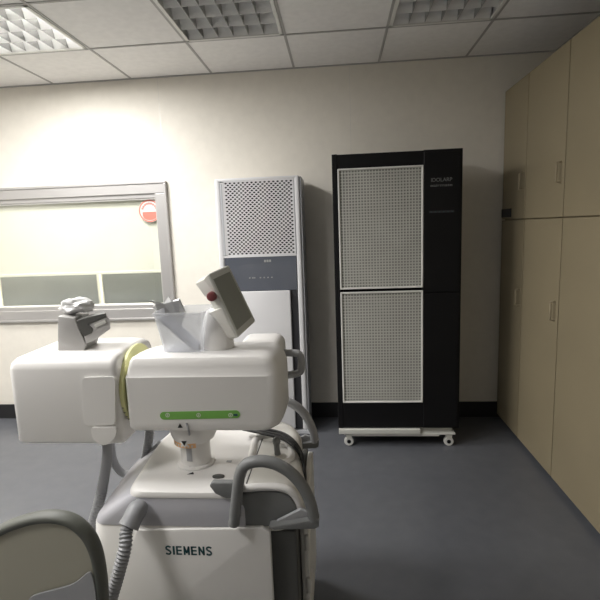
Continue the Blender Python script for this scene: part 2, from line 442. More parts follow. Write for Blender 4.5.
a = P(430.5, 182.0); b = text_bm('IDOLARP', .03, (a.x, py0 - .0065, a.z), .0006, .0002, width=(P(451.5, 188).x - a.x)); obj('brand_lettering', b, M['lgrey2'], pu)
a = P(430, 184.8); b = text_bm('eairmate', .022, (a.x, py0 - .0065, a.z - .012), .0006, .0002, width=(P(452, 188).x - a.x)); obj('model_lettering', b, M['lgrey2'], pu)
a = P(429, 212.5); e = P(454, 212.5); b = new(); box(b, a.x, e.x, py0 - .0068, py0 - .005, a.z - .004, a.z + .008, .001); dp = obj('display_strip', b, M['dark'], pu)
b = new()
for k in range(6): lathe(b, [(.0028, py0 - .0074), (.0028, py0 - .0066)], (a.x + .012 + k * (e.x - a.x - .024) / 5, 0, a.z + .002), 'Y', 10)
obj('indicator', b, M['teal'], dp)
tz = P(380, 432).z
b = new(); box(b, P(339, 432).x, P(420, 432).x, py0 - .02, py1 + .01, .088, .118, .003); box(b, P(352, 437).x, P(439, 437).x, py0 - .01, py1, .07, .09, .003)
box(b, P(352, 437).x, P(453, 437).x, py0 + .03, py1 - .02, .07, .119, .003)
box(b, P(344, 432).x, P(354, 432).x, py0 - .01, py1, .08, .09, .001); box(b, P(438, 432).x, P(455, 432).x, py0 - .01, py1, .08, .0895, .001)
obj('trolley_base', b, M['tray'], pu)
for cx in (P(349, 440).x, P(449, 441).x):
    for cy in (py0 + .02, py1 - .05):
        b = new(); box(b, cx - .022, cx + .022, cy - .02, cy + .02, .074, .08, .002)
        for s in (-.022, .010): prism(b, [(cx - .02, cy + s, .076), (cx + .02, cy + s, .076), (cx + .016, cy + s, .05), (cx - .016, cy + s, .05)], (0, .003, 0))
        cs = obj('castor', b, M['tray'], pu)
        b = new(); lathe(b, [(.012, -.012), (.025, -.013), (.0295, -.009), (.0295, .009), (.025, .013), (.012, .012)], (cx, cy - .006, .0295), 'Y', 28); w_ = obj('castor_wheel', b, M['meshf'], cs, 40)
        b = new(); lathe(b, [(.0125, -.006), (.0125, .004)], (cx, cy - .014, .0295), 'Y', 18); obj('wheel_hub', b, M['black'], cs)

# ------------------------------------------------------------------ standing air conditioner
ay0, ay1 = 3.0, 3.27
A = lambda px, py: at(px, py, Y=ay0)
X0, X1, Z1 = A(214.5, 190).x, A(299.5, 190).x, A(260, 177).z
ac = thing('standing_air_conditioner', 'tall white standing air conditioner with a perforated top grille, left of the black purifier', 'air conditioner', ((X0 + X1) / 2, (ay0 + ay1) / 2, 0))
gx0, gx1 = A(222, 220).x, A(295, 220).x
gz0, gz1 = A(260, 256).z, A(260, 180).z
dz0 = A(260, 291).z
b = new()   # body: plan outline with rounded front corners, open for grille
body_outline = roundpoly([(X0, ay0, 0), (X1, ay0, 0), (X1 + .012, ay1, 0), (X0 - .012, ay1, 0)], [.018, .018, .01, .01])
def ring(pts, z): return [Vector((p.x, p.y, z)) for p in pts]
inner = [Vector((p.x, max(p.y, ay0 + .035), 0)) for p in body_outline]
loft(b, [ring(inner, .03), ring(inner, Z1 - .008)])
for xa, xb in ((X0, gx0), (gx1, X1)): box(b, xa, xb, ay0, ay0 + .06, .03, Z1, .012, 4)
box(b, X0 + .006, X1 - .006, ay0 + .001, ay0 + .06, gz1, Z1, .003); box(b, X0 + .01, X1 - .01, ay0 + .002, ay1 - .01, Z1 - .02, Z1 - .001, .004)
box(b, gx0 - .01, gx1 + .01, ay0 + .002, ay0 + .05, gz0 - .006, gz0 + .006, .001)
obj('body', b, M['whitep'], ac, 35)
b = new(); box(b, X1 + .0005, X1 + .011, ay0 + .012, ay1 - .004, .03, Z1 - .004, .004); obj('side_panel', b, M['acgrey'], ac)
b = new(); plate(b, gx0 + .022, gx1 - .004, gz0 + .012, gz1 - .006, 16, 37, ay0 + .004, .004, .66, .86, True, 'hex')
box(b, gx0, gx0 + .022, ay0 + .002, ay0 + .010, gz0 + .006, gz1); box(b, gx1 - .004, gx1, ay0 + .002, ay0 + .01, gz0 + .006, gz1)
box(b, gx0, gx1, ay0 + .002, ay0 + .01, gz0 + .006, gz0 + .012); box(b, gx0, gx1, ay0 + .002, ay0 + .01, gz1 - .006, gz1)
gr = obj('air_grille', b, M['whitep'], ac)
b = new(); box(b, gx0 + .001, gx0 + .011, ay0 - .0005, ay0 + .003, gz0 + .01, gz1 - .012, .001); obj('grille_groove', b, M['acgrey'], gr); b = new(); box(b, gx1 - .004, gx1 - .0005, ay0 - .0005, ay0 + .003, gz0 + .01, gz1 - .01, .001); obj('grille_groove', b, M['acgrey'], gr)
b = new(); box(b, gx0 + .02, gx1, ay0 + .014, ay0 + .03, gz0, gz1); obj('grille_backing', b, M['dark'], gr)
b = new(); box(b, gx0 + .003, gx1 - .001, ay0 + .006, ay0 + .034, .04, gz0 - .007, .002); obj('recess_panel', b, M['dark'], ac)
b = new(); box(b, gx0 + .003, gx1 - .001, ay0 + .001, ay0 + .008, dz0 + .002, gz0 - .008, .002); dp = obj('display_panel', b, M['acdisp'], ac)
a = A(264, 259.5); b = new()
for k in range(3): box(b, a.x + k * .016, a.x + .013 + k * .016, ay0 - .0004, ay0 + .0015, a.z - .018, a.z - .002, .0005)
obj('digit_window', b, M['lgrey'], dp)
a = A(249, 278); b = new()
for k, dxx in enumerate((0, .02, .032, .07, .095, .12, .145)):
    b = new(); box(b, a.x + dxx, a.x + dxx + .010, ay0 - .0003, ay0 + .0015, a.z - .004, a.z + .004, .0003); obj('button_mark', b, M['lgrey'], dp)
b = new(); box(b, gx0 + .004, A(292.8, 350).x, ay0 - .016, ay0 + .008, .05, dz0, .006); obj('front_door_panel', b, M['whitep'], ac, 40)
b = new(); box(b, X0 - .004, X1 + .012, ay0 + .002, ay1, 0, .032, .006); obj('base_plinth', b, M['acgrey'], ac)

# ------------------------------------------------------------------ cream cabinets along the right side
CXF = 1.092; CT = at(520, 80, X=CXF).z
ys = [3.286, 2.90, 2.42, 1.94, 1.46]
seam = at(515, 219.5, X=CXF).z
cabl = ['tall cream laminate wall cabinet in the back right corner with a dark square label', 'second tall cream laminate cabinet from the back wall', 'third tall cream laminate cabinet from the back wall', 'tall cream laminate cabinet nearest the camera']
for k in range(4):
    y1, y0 = ys[k] - .001, ys[k + 1] + .001
    c_ = thing('tall_cabinet', cabl[k], 'cabinet', ((CXF + XR) / 2, (y0 + y1) / 2, 0), 'cream cabinets along the right wall')
    b = new(); box(b, CXF + .02, XR - .004, y0, y1, .08, CT, .002); obj('carcass', b, M['wood'], c_)
    b = new(); box(b, CXF + .03, XR - .01, y0 + .002, y1 - .002, 0, .08); obj('plinth', b, M['base'], c_)
    for z0, z1, hz in ((.03, seam - .003, seam - .52), (seam + .003, CT, seam + .17)):
        d0, d1 = (y0 + .003, y1 - .003)
        b = new(); box(b, CXF, CXF + .019, d0, d1, z0, z1, .002); dr = obj('cabinet_door', b, M['wood'], c_)
        b = new(); tube(b, [Vector((CXF, d0 + .035, hz)), Vector((CXF - .022, d0 + .035, hz + .004)), Vector((CXF - .022, d0 + .035, hz + .096)), Vector((CXF, d0 + .035, hz + .10))], .005, 10); obj('door_handle', b, M['woodd'], dr, 50)
    if k == 0:
        p = at(502, 217, X=CXF); q = at(511.5, 209, X=CXF)
        b = new(); box(b, CXF - .004, CXF + .001, min(p.y, q.y), max(p.y, q.y), p.z - .004, q.z + .004, .001)
        pl = obj('square_label', b, M['dark'], c_, label='dark square label')

# ------------------------------------------------------------------ the mobile X-ray machine
mx = thing('mobile_xray_machine', 'white and grey mobile medical X-ray unit with a green striped head, in the left foreground', 'medical machine', at(200, 500, Y=1.45).xy.to_3d())
mx.location.z = 0
def PY(Y): return lambda px, py: at(px, py, Y=Y)
# --- base: pale top cover, lavender shoulder, white lower body
TZ = .67
def tp(px, py, Z): return at(px, py, Z=Z)
def plan(pts, z, r): return [Vector((p.x, p.y, z)) for p in roundpoly([Vector((q[0], q[1], 0)) for q in pts], r, 6)]
FY = 1.172                                   # front of the base
xr = at(269, 540, Y=FY).x                    # right end of the main body (front)
xs = at(242, 492, Y=FY).x                    # seam between cover and side wing
xe = at(302, 500, Z=.66).x                   # right end of the wing
topo = [(-.605, FY + .012), (xs, FY + .012), (xs, 1.72), (-.60, 1.72), (-.632, 1.50)]
rr = [.045, .008, .03, .05, .08]
def grow(pts, l, f, r_=0): # widen left by l, front by f
    return [(x - l if x < -.4 else x + r_, y - f if y < 1.3 else y) for x, y in pts]
b = new()
loft(b, [plan(grow(topo, .008, .004), TZ - .021, rr), plan(grow(topo, .008, .004), TZ - .014, rr), plan(grow(topo, .004, .001), TZ - .006, rr), plan(grow(topo, -.008, -.010), TZ, rr)])
obj('top_cover', b, M['body'], mx, 40)
zb_ = at(180, 526, Y=FY).z
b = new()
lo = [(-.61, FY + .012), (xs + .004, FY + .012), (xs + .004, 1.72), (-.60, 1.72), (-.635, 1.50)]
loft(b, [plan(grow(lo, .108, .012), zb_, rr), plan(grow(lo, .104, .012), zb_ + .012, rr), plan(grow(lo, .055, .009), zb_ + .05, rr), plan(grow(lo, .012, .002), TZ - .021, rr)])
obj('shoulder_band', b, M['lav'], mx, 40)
b = new()
low = [(-.722, FY), (xr, FY), (xr - .01, 1.72), (-.66, 1.72), (-.745, 1.45)]
rw = [.05, .03, .03, .05, .08]
def sh(dl): return [(x - dl if x < -.4 else x, y) for x, y in low]
loft(b, [plan(sh(.04), .10, rw), plan(sh(.03), .30, rw), plan(sh(0), zb_ - .006, rw), plan(grow(low, -.004, -.004, -.004), zb_, rw)])
obj('lower_cover', b, M['body'], mx, 40)
fx = [at(136, 530, Y=FY - .006), at(262, 528, Y=FY - .006), at(270, 533, Y=FY - .006), at(113, 600, Y=FY - .006)]
k_ = (fx[3].x - fx[0].x) / (fx[0].z - fx[3].z)
fp = [fx[0], fx[1], fx[2], Vector((fx[2].x, fx[2].y, .12)), Vector((fx[0].x + k_ * (fx[0].z - .12), fx[0].y, .12))]
b = new(); prism(b, fp, (0, .02, 0), .004)
frp = obj('front_panel', b, M['body'], mx, 40)
a = at(165.5, 554.5, Y=FY - .008); e = at(212, 553, Y=FY - .008)
def strokes(bm, word, x0, z0, width, h, y, t):
    n_ = len(word); units = {'I': .34}; tot = sum(units.get(c_, 1.0) + .22 for c_ in word) - .22; u_ = width / tot; x = x0
    def bar(p, q, w): 
        p, q = Vector(p), Vector(q); d_ = (q - p).normalized(); nn = Vector((-d_.y, d_.x)) * w / 2
        prism(bm, [Vector((k.x, y, k.y)) for k in (p + nn, q + nn, q - nn, p - nn)], (0, .0008, 0))
    for c_ in word:
        w = units.get(c_, 1.0) * u_; l, r_ = x + t / 2, x + w - t / 2
        if c_ == 'I': bar((x + w / 2, z0), (x + w / 2, z0 + h), t * 1.15)
        elif c_ == 'E':
            bar((l, z0), (l, z0 + h), t)
            for k in (t * .4, h / 2, h - t * .4): bar((x, z0 + k), (x + w * .92, z0 + k), t * .8)
        elif c_ in 'MN':
            bar((l, z0), (l, z0 + h), t); bar((r_, z0), (r_, z0 + h), t)
            if c_ == 'N': bar((l, z0 + h - t * .4), (r_, z0 + t * .4), t)
            else: bar((l, z0 + h - t * .3), (x + w / 2, z0 + h * .2), t * .9); bar((r_, z0 + h - t * .3), (x + w / 2, z0 + h * .2), t * .9)
        elif c_ == 'S':
            pp_ = [(.9, .84), (.6, .95), (.25, .90), (.14, .72), (.35, .56), (.68, .44), (.86, .27), (.72, .09), (.4, .045), (.08, .15)]
            qs = catmull([Vector((x + a_ * w, 0, z0 + b_ * h)) for a_, b_ in pp_], 3)
            for p_, q_ in zip(qs, qs[1:]): bar((p_.x, p_.z), (q_.x, q_.z), t * .95)
        x += w + .22 * u_
b = new(); zt0 = at(189, 555.3, Y=FY - .008).z; strokes(b, 'SIEMENS', a.x, zt0, e.x - a.x, at(189, 546.8, Y=FY - .008).z - zt0, FY - .0068, .0050)
obj('maker_lettering', b, M['teal'], frp)
q1 = at(298, 560, Y=1.20)
b = new(); box(b, xr - .01, q1.x, 1.195, 1.70, .12, .545, .006); obj('side_column', b, M['dgrey'], mx)
b = new(); box(b, q1.x + .002, q1.x + .022, 1.26, 1.66, .12, .55, .006)
for z in (.16, .30, .44): box(b, q1.x + .016, q1.x + .032, 1.25, 1.30, z, z + .05, .006); box(b, q1.x + .012, q1.x + .027, 1.255, 1.29, z + .05, z + .14, .003)
obj('cable_guard', b, M['body2'], mx)
b = new(); box(b, -.74, -.13, 1.21, 1.70, .07, .125, .01); obj('chassis', b, M['dgrey'], mx)
for cx, cy in ((-.66, 1.25), (-.20, 1.25), (-.62, 1.66), (-.20, 1.66)):
    b = new(); lathe(b, [(.012, -.018), (.036, -.018), (.042, -.012), (.042, .012), (.036, .018), (.012, .018)], (cx, cy, .042), 'X', 24); obj('castor_wheel', b, M['grey'], mx, 40)
# --- right wing with tray, level with the cover
wing = [(xs + .004, FY + .02), (xe - .05, FY + .02), (xe, FY + .10), (xe - .035, 1.60), (xe - .08, 1.68), (xs + .004, 1.70)]
wrr = [.004, .05, .06, .05, .03, .004]
def wg(i_): return [(xs + .004 if x < xs + .01 else x - i_, y + (i_ if y < 1.4 else -i_)) for x, y in wing]
b = new(); loft(b, [plan(wg(0), .545, wrr), plan(wg(0), TZ - .035, wrr), plan(wg(.008), TZ - .016, wrr), plan(wg(.022), TZ - .004, wrr), plan(wg(.034), TZ - .001, wrr)])
obj('side_wing', b, M['body2'], mx, 40)
wz = TZ
trr = roundpoly([tp(250, 461, wz), tp(256, 438, wz), tp(276, 435, wz), tp(290, 445, wz), tp(293, 458, wz), tp(284, 464, wz)], .03, 5)
b = new(); tube(b, [p + Vector((0, 0, .001)) for p in trr], .011, 12, closed=True, flat=1); obj('tray_rim', b, M['body'], mx, 60)
GP = lambda px, py: at(px, py, Y=FY + .006)
b = new(); gp = [GP(239, 495), GP(262, 492), GP(281, 493), GP(290, 498), GP(296, 507), GP(300, 517), GP(300, 527), GP(239, 527)]
prism(b, gp, (0, .05, 0), .005); obj('side_recess_panel', b, M['grey'], mx, 40)
b = new(); lip = [GP(239, 490), GP(262, 488.5), GP(280, 489), GP(291, 493.5), GP(298, 503), GP(302, 517)]
tube(b, [p + Vector((0, .008, 0)) for p in catmull(lip, 6)], .0095, 10, flat=1.4); obj('panel_lip', b, M['body'], mx, 60)
b = new(); box(b, xs + .0005, xs + .0035, FY + .012, 1.70, .60, TZ - .001); obj('cover_seam', b, M['dark'], mx)
# lever and its skirt
p = tp(278, 459, wz)
b = new(); lathe(b, [(.032, -.002), (.030, .006), (.022, .012), (.014, .016)], p, 'Z', 24); lv = obj('lever_skirt', b, M['body2'], mx, 50)
b = new(); tube(b, catmull([p + Vector((0, 0, .01)), p + Vector((-.002, 0, .035)), p + Vector((-.003, .002, .056))], 6), .0095, 12, rad=lambda i: .0105 - .0015 * math.sin(i / 12 * 3.1)); lathe(b, [(.004, .046), (.011, .050), (.013, .058), (.011, .067), (.004, .072)], p + Vector((-.003, .002, 0)), 'Z', 16); obj('lever', b, M['grey'], lv, 60)
# lug with a dark socket at the left foot of the big handle
LP = lambda px, py: at(px, py, Y=FY - .006)
b = new(); prism(b, [LP(209, 486), LP(212, 482.5), LP(240, 483), LP(240, 498), LP(226, 499), LP(215, 494)], (0, .02, 0), .004); lug = obj('handle_lug', b, M['grey'], mx, 40)
b = new(); c = tp(218.5, 476.5, TZ + .001); lathe(b, [(.018, -.001), (.018, .002), (.014, .0035)], c, 'Z', 24); bmesh.ops.scale(b, vec=(1, .62, 1), verts=b.verts, space=Matrix.Translation(-c)); obj('socket', b, M['dgrey'], lug, 40)
# big grab handles, front and rear
def handle(Y, px, dz, r=.0155):
    Q = lambda a, c: at(a, c, Y=1.15)
    pts = [Q(234, 524), Q(236.5, 499), Q(240, 475), Q(246, 464.5), Q(260, 461), Q(276, 464), Q(291, 473), Q(303, 487), Q(310.5, 503), Q(314, 519)]
    d = Vector((px, Y - 1.15, dz))
    b = new(); tube(b, [p + d for p in catmull(pts, 6)], r, 14, flat=1.15)
    h = obj('grab_handle', b, M['greyl'] if Y > 1.5 else M['grey'], mx, 60)
    b = new(); foot = [Q(269, 524), Q(290, 521), Q(311, 517), Q(319.5, 516), Q(319, 524), Q(315, 526), Q(275, 527)]
    prism(b, [p + d + Vector((0, -.014, 0)) for p in foot], (0, .03, 0), .003)
    wd = [Q(276, 523), Q(300, 511), Q(311, 515), Q(311, 520), Q(290, 523)]
    w2 = new(); prism(w2, [p + d + Vector((0, .006, 0)) for p in wd], (0, .012, 0), .002); obj('handle_web', w2, M['greyl'], h, 40); obj('handle_foot', b, M['grey'], h, 40)
    return h
handle(1.15, 0, 0)
rc = at(316.5, 446, Y=1.64); fc_ = at(316, 525, Y=1.15)
handle(1.64, rc.x - fc_.x, rc.z - fc_.z)
# --- column neck
NC = at(193, 445, Y=1.40)
NC = Vector((at(196.5, 460, Y=1.345).x, 1.345, 0))
z_at = lambda py: at(193, py, Y=1.345 - .055).z
b = new(); lathe(b, [(.057, TZ - .002), (.058, TZ + .004), (.056, TZ + .007), (.0465, TZ + .008), (.0455, TZ + .010), (.0455, z_at(447)), (.062, z_at(444)), (.071, z_at(438)), (.0735, z_at(432)), (.0735, .83)], NC, 'Z', 40); nk = obj('lift_column', b, M['body'], mx, 25)
b = new()   # orange dotted ring label on the front of the collar
def arcpatch(bm, c, r, z0, z1, a0, a1, th=.0008, n=16):
    for k in range(n):
        A0 = math.radians(a0 + (a1 - a0) * k / n); A1 = math.radians(a0 + (a1 - a0) * (k + 1) / n)
        q = [Vector((c.x + rr_ * math.cos(a), c.y + rr_ * math.sin(a), z)) for z in (z0, z1) for rr_ in (r, r + th) for a in (A0, A1)]
        v = [bm.verts.new(p) for p in q]
        for f in ((0, 1, 3, 2), (4, 6, 7, 5), (2, 3, 7, 6), (0, 4, 5, 1)): bm.faces.new([v[i] for i in f])
rz = z_at(446.5)
arcpatch(b, NC, .0632, rz - .002, rz + .013, 212, 290); lb = obj('orange_label', b, M['orange'], nk)
b = new()
for k in range(7): arcpatch(b, NC, .0641, rz + .001, rz + .008, 218 + k * 10, 222.5 + k * 10, n=2)
obj('label_mark', b, M['paper'], lb)
b = new(); arcpatch(b, NC, .0460, z_at(463), z_at(449), 252, 274, n=6); obj('strip_label', b, M['greyl'], nk)
b = new(); zz = z_at(440.5); arcpatch(b, NC, .0742, zz - .009, zz + .011, 257, 271, n=5); wl = obj('warning_label', b, M['paper'], nk)
b = new(); a_ = math.radians(264)
def tri(bm, cx, cz, y, s, flip=1): prism(bm, [(cx - s, y, cz + flip * s * .8), (cx + s, y, cz + flip * s * .8), (cx, y, cz - flip * s)], (0, .0006, 0))
tri(b, NC.x + .0755 * math.cos(a_), zz + .001, NC.y - .0757, .0085); obj('warning_triangle', b, M['blackp'], wl)
b = new(); c = tp(191, 473.5, TZ + .0006); prism(b, [c + Vector((-.010, -.006, 0)), c + Vector((.010, -.004, 0)), c + Vector((.004, .009, 0))], (0, 0, .0006)); obj('warning_triangle', b, M['blackp'], mx)
b = new(); c = tp(229, 461.5, TZ + .0006); box(b, c.x - .008, c.x + .008, c.y - .004, c.y + .006, c.z - .001, c.z + .0006); obj('lock_mark', b, M['greyl'], mx)
# --- head
hx0, hx1, hy0, hy1 = -.621, at(280, 400, Y=1.26).x, 1.25, 1.46
b = new()
def hring(z, i_, ir=0):
    X1 = hx1 + .006 - ir
    return plan([(hx0 + i_, hy0 + i_), (X1 - .004, hy0 + i_), (X1, hy0 + .09), (X1, hy1 - i_), (hx0 + .06 + i_, hy1 - i_), (hx0 + i_, hy0 + .12)], z, [.016, .065, .03, .04, .06, .05])
loft(b, [hring(.812, .012, .040), hring(.816, .005, .024), hring(.826, 0, .008), hring(.84, 0, 0), hring(.976, 0, 0), hring(.981, .003, .001), hring(1.004, .008, .008), hring(1.020, .012, .018), hring(1.028, .017, .032), hring(1.031, .024, .048)])
hd = obj('head_housing', b, M['body'], mx, 30)
b = new(); q = at(237, 341.5, Y=1.46); q1_ = at(281.5, 345, Y=1.46)
box(b, q.x, q1_.x, 1.43, 1.60, .86, q.z, .032, 5); obj('rear_housing', b, M['body'], hd, 40)
# green strip label
g0 = at(160, 415.8, Y=1.249); g1 = at(240, 414.2, Y=1.249); gh = .0115
b = new(); pts = []
for k in range(13): a = math.radians(90 + 180 * k / 12); pts.append(Vector((g0.x + gh + gh * math.cos(a), 1.2485, g0.z + gh * math.sin(a))))
for k in range(13): a = math.radians(-90 + 180 * k / 12); pts.append(Vector((g1.x - gh + gh * math.cos(a), 1.2485, g1.z + gh * math.sin(a))))
prism(b, pts, (0, .0012, 0)); gs = obj('green_stripe', b, M['green'], hd)
for px in (167.5, 198.5, 230.5):
    c = at(px, 415.2, Y=1.248); b = new()
    disc(b, c, .0062, 1.2478, 1.2488, 18, r0=.0045); box(b, c.x - .0012, c.x + .0012, 1.2478, 1.2488, c.z - .0022, c.z + .0022); obj('stripe_mark', b, M['paper'], gs)
c = at(235.5, 414.9, Y=1.248); b = new(); box(b, c.x - .006, c.x + .006, 1.2476, 1.2486, c.z - .0035, c.z + .0035, .0004); obj('stripe_icon', b, M['teal'], gs)
c = at(180, 425.5, Y=1.249); b = new(); tri(b, c.x, c.z - .001, 1.2488, .0075, -1); obj('warning_triangle', b, M['blackp'], hd)
b = new(); tube(b, catmull([at(186.5, 423, Y=1.2475), at(189, 432, Y=1.2475), at(189.5, 436, Y=1.30)], 5), .003, 8); obj('pointer', b, M['greyl'], hd)
# small D handle at the right end of the head
Q = PY(1.52)
b = new(); tube(b, catmull([Q(276, 353), Q(290, 353), Q(298, 353.5), Q(301, 358), Q(301.5, 366), Q(300, 372), Q(292, 374.5), Q(276, 376)], 6), .012, 12, flat=1.3); obj('side_handle', b, M['greyl'], hd, 60)
# --- left arm housing and yellow rotation scale
b = new(); yc_ = (1.28 + 1.50) / 2
cx = at(121.0, 390, Y=1.25).x; cz = .925
lathe(b, [(.02, -.006), (.118, -.006), (.120, -.004), (.120, .004), (.118, .006), (.02, .006)], (cx, 1.368, cz), 'X', 56); rs = obj('rotation_scale', b, M['yellow'], mx, 40)
b = new()
for k in range(16):
    a = math.radians(200 + k * 9); yy = 1.368 + .1202 * math.cos(a); z_ = cz + .1202 * math.sin(a)
    box(b, cx - .005, cx + .001, yy - .001, yy + .001, z_ - .001, z_ + .001)
obj('scale_mark', b, M['grey'], rs)
bx1 = at(118.5, 400, Y=1.24).x; bx0 = bx1 - .33
zt = at(95, 356, Y=1.26).z; zb = at(95, 443.5, Y=1.25).z
b = new()
def aring(z, i_): return plan([(bx0 + i_, 1.24 + i_), (bx1 - i_ * .3, 1.24 + i_), (bx1 - i_, 1.52 - i_), (bx0 + i_, 1.52 - i_)], z, [.03, .018, .03, .03])
loft(b, [aring(zb, .012), aring(zb + .006, .003), aring(zb + .012, 0), aring(zt - .035, 0), aring(zt - .018, .004), aring(zt - .006, .014), aring(zt, .03)])
ah = obj('arm_housing', b, M['body'], mx, 35)
Q = PY(1.24)
b = new(); prism(b, roundpoly([Q(83, 377), Q(116, 376), Q(116, 424), Q(85, 425)], .015, 4), (0, .02, 0), 0)
for v in b.verts:
    if v.co.y < 1.245: v.co.y = 1.234
obj('access_panel', b, M['body'], ah, 40)
b = new(); prism(b, roundpoly([Q(92, 426), Q(118, 426), Q(117, 436), Q(109, 443.5), Q(101, 443), Q(94, 437)], .012, 4), (0, .03, 0), 0)
for v in b.verts:
    if v.co.y < 1.245: v.co.y = 1.230
obj('lower_tab', b, M['body'], ah, 40)
# hoses
c = at(107.5, 444, Y=1.30)
b = new(); lathe(b, [(.012, .006), (.030, .006), (.030, -.012), (.024, -.018), (.012, -.018)], Vector((c.x, c.y, zb)), 'Z', 28); obj('hose_port', b, M['body'], ah, 40)
Q = PY(1.29)
b = new(); tube(b, catmull([Q(107.5, 441), Q(107.5, 455), Q(105.5, 470), Q(102, 490)], 6), .0155, 14)
corrug(b, catmull([Q(102.2, 489), Q(97, 510), Q(91, 530), Q(84, 560), Q(74, 610)], 8), .0155, .0095, .10); obj('corrugated_hose', b, M['hose'], mx, 60)
ca = at(136, 512, Y=1.145); cb = at(128.5, 527, Y=1.12)
b = new(); dct = (cb - ca).normalized()
tube(b, [ca + Vector((.004, .026, .003)), ca + Vector((.001, .010, .001)), ca, ca.lerp(cb, .5), cb], .027, 18, rad=lambda i: (.022, .027, .027, .0262, .0285)[i]); obj('hose_collar', b, M['hose'], mx, 60)
b = new(); corrug(b, catmull([cb - dct * .02, cb + dct * .01, at(125, 548, Y=1.09), at(118, 575, Y=1.07), at(108, 610, Y=1.05), at(98, 660, Y=1.03)], 8), .0165, .0092, .10); obj('corrugated_hose', b, M['hose'], mx, 60)
Q = PY(1.50)
b = new(); corrug(b, catmull([Q(150, 415), Q(149.5, 432), Q(147, 450), Q(142, 475)], 8), .0145, .009, .13); obj('corrugated_hose', b, M['hose'], mx, 60)
# hose yoke (grey bow) left of the base
Q = PY(1.50)
b = new(); tube(b, catmull([Q(111, 443), Q(113, 458), Q(118, 469), Q(126, 474), Q(134, 470), Q(145, 459), Q(160, 444)], 7), .0105, 12, flat=1.6); obj('hose_yoke', b, M['hose'], mx, 60)
# black cables behind the head
b = new()
for k, o_ in enumerate((0, .018, .034)):
    pts = [tp(244, 427, .70), tp(264, 429 + k * 1.2, .70), tp(284, 434 + 1.5 * k, .695), tp(297, 445 + k, .685), at(303.5, 462, Y=1.36 + .02 * k), at(305, 490, Y=1.30 + .02 * k), at(303, 520, Y=1.28 + .02 * k)]
    tube(b, [p + Vector((0, -o_ * .5, 0)) for p in catmull(pts, 8)], .0055, 8)
obj('black_cable', b, M['blackp'], mx, 60)

# --- display unit on top of the head
TL, TR, BR, BL = at(208, 274, Y=1.33), at(229, 264.5, Y=1.395), at(256, 316, Y=1.395), at(238, 338, Y=1.33)
nrm = (BL - TL).cross(TR - TL).normalized()
if nrm.y > 0: nrm = -nrm
BR = TR + (BL - TL) * .96 + (BR - (TR + (BL - TL) * .96)) * .35
cen = (TL + TR + BR + BL) / 4
b = new()
back = -nrm * .055
prism(b, [TL, TR, BR, BL], back, .006)
du = obj('display_housing', b, M['dhouse'], mx, 40)
b = new(); k_ = .80
prism(b, [cen + (p - cen) * k_ + nrm * .0008 for p in (TL, TR, BR, BL)], -nrm * .003, .001); obj('display_screen', b, M['dscr'], du)
# pale back shell behind the housing, upper lobe and lower block
b = new()
u = (BL - TL).normalized(); s_ = -(TR - TL).normalized()
for t0, t1, ds in ((0.01, .28, .013), (.50, .98, .034)):
    a = TL.lerp(BL, t0); c = TL.lerp(BL, t1); o_ = -nrm * .004
    prism(b, [a + o_, c + o_, c + o_ + Vector((-ds * .55, .004, -.002)), a + o_ + Vector((-ds, .004, -.014))], -nrm * .05 , .005)
obj('display_back_shell', b, M['body2'], du, 40)
b = new(); c = at(212.5, 296, Y=1.34)
lathe(b, [(.004, -.022), (.012, -.02), (.0145, -.013), (.0145, .014), (.012, .02)], c, 'Y', 24); obj('joint_knob', b, M['red'], du, 40)
b = new(); fc = at(217, 345, Y=1.37)
prof = [(.052, 0), (.053, .010), (.050, .035), (.043, .065), (.034, .095), (.024, .115), (.012, .122)]
lathe(b, prof, Vector((fc.x, 1.37, 1.031)), 'Z', 32); bmesh.ops.scale(b, vec=(1, .8, 1), verts=b.verts, space=Matrix.Translation(-Vector((fc.x, 1.37, 1.031))))
obj('display_foot', b, M['body'], du, 50)

# ------------------------------------------------------------------ clear bin, folder and film on top of the head
zt_ = 1.0315
p0, p1 = at(157.5, 311, Y=1.34), at(206, 313, Y=1.34)
bx_a, bx_b = p0.x, p1.x; bz1 = p0.z
B0 = [(bx_a + .016, 1.315), (bx_b - .012, 1.315), (bx_b - .012, 1.43), (bx_a + .016, 1.43)]
B1 = [(bx_a, 1.30), (bx_b, 1.30), (bx_b, 1.445), (bx_a, 1.445)]
def insetp(P_, i_): return [(P_[0][0] + i_, P_[0][1] + i_), (P_[1][0] - i_, P_[1][1] + i_), (P_[2][0] - i_, P_[2][1] - i_), (P_[3][0] + i_, P_[3][1] - i_)]
b = new(); th = .002
loft(b, [plan(insetp(B0, th), zt_ + .003, .012), plan(insetp(B1, th), bz1, .012), plan(insetp(B1, -.003), bz1, .014), plan(insetp(B1, -.003), bz1 - .006, .014), plan(B1, bz1 - .008, .014), plan(B0, zt_, .014)])
tag(obj('plastic_bin', b, M['milky'], None, 40), 'translucent milky plastic bin standing on the head of the X-ray machine', 'bin')
pa, pb = at(165, 316, Y=1.37), at(200, 347, Y=1.37)
n_ = (pb - pa).cross(Vector((0, 1, 0))).normalized()
if n_.z < 0: n_ = -n_
b = new(); prism(b, [pa - n_ * .002, pb - n_ * .002, pb + n_ * .010, pa + n_ * .012], (0, .05, 0), .002)
for v in b.verts: v.co.y -= .045
fo = thing('document_folder', 'blue-grey flat folder leaning diagonally inside the plastic bin', 'folder', (pb.x, 1.35, zt_ + .003))
obj('folder_cover', b, M['slab'], fo)
b = new(); prism(b, [pa - n_ * .0045, pb - n_ * .0045, pb - n_ * .0025, pa - n_ * .0025], (0, .05, 0), 0)
for v in b.verts: v.co.y -= .045
obj('folder_spine', b, M['slabd'], fo)
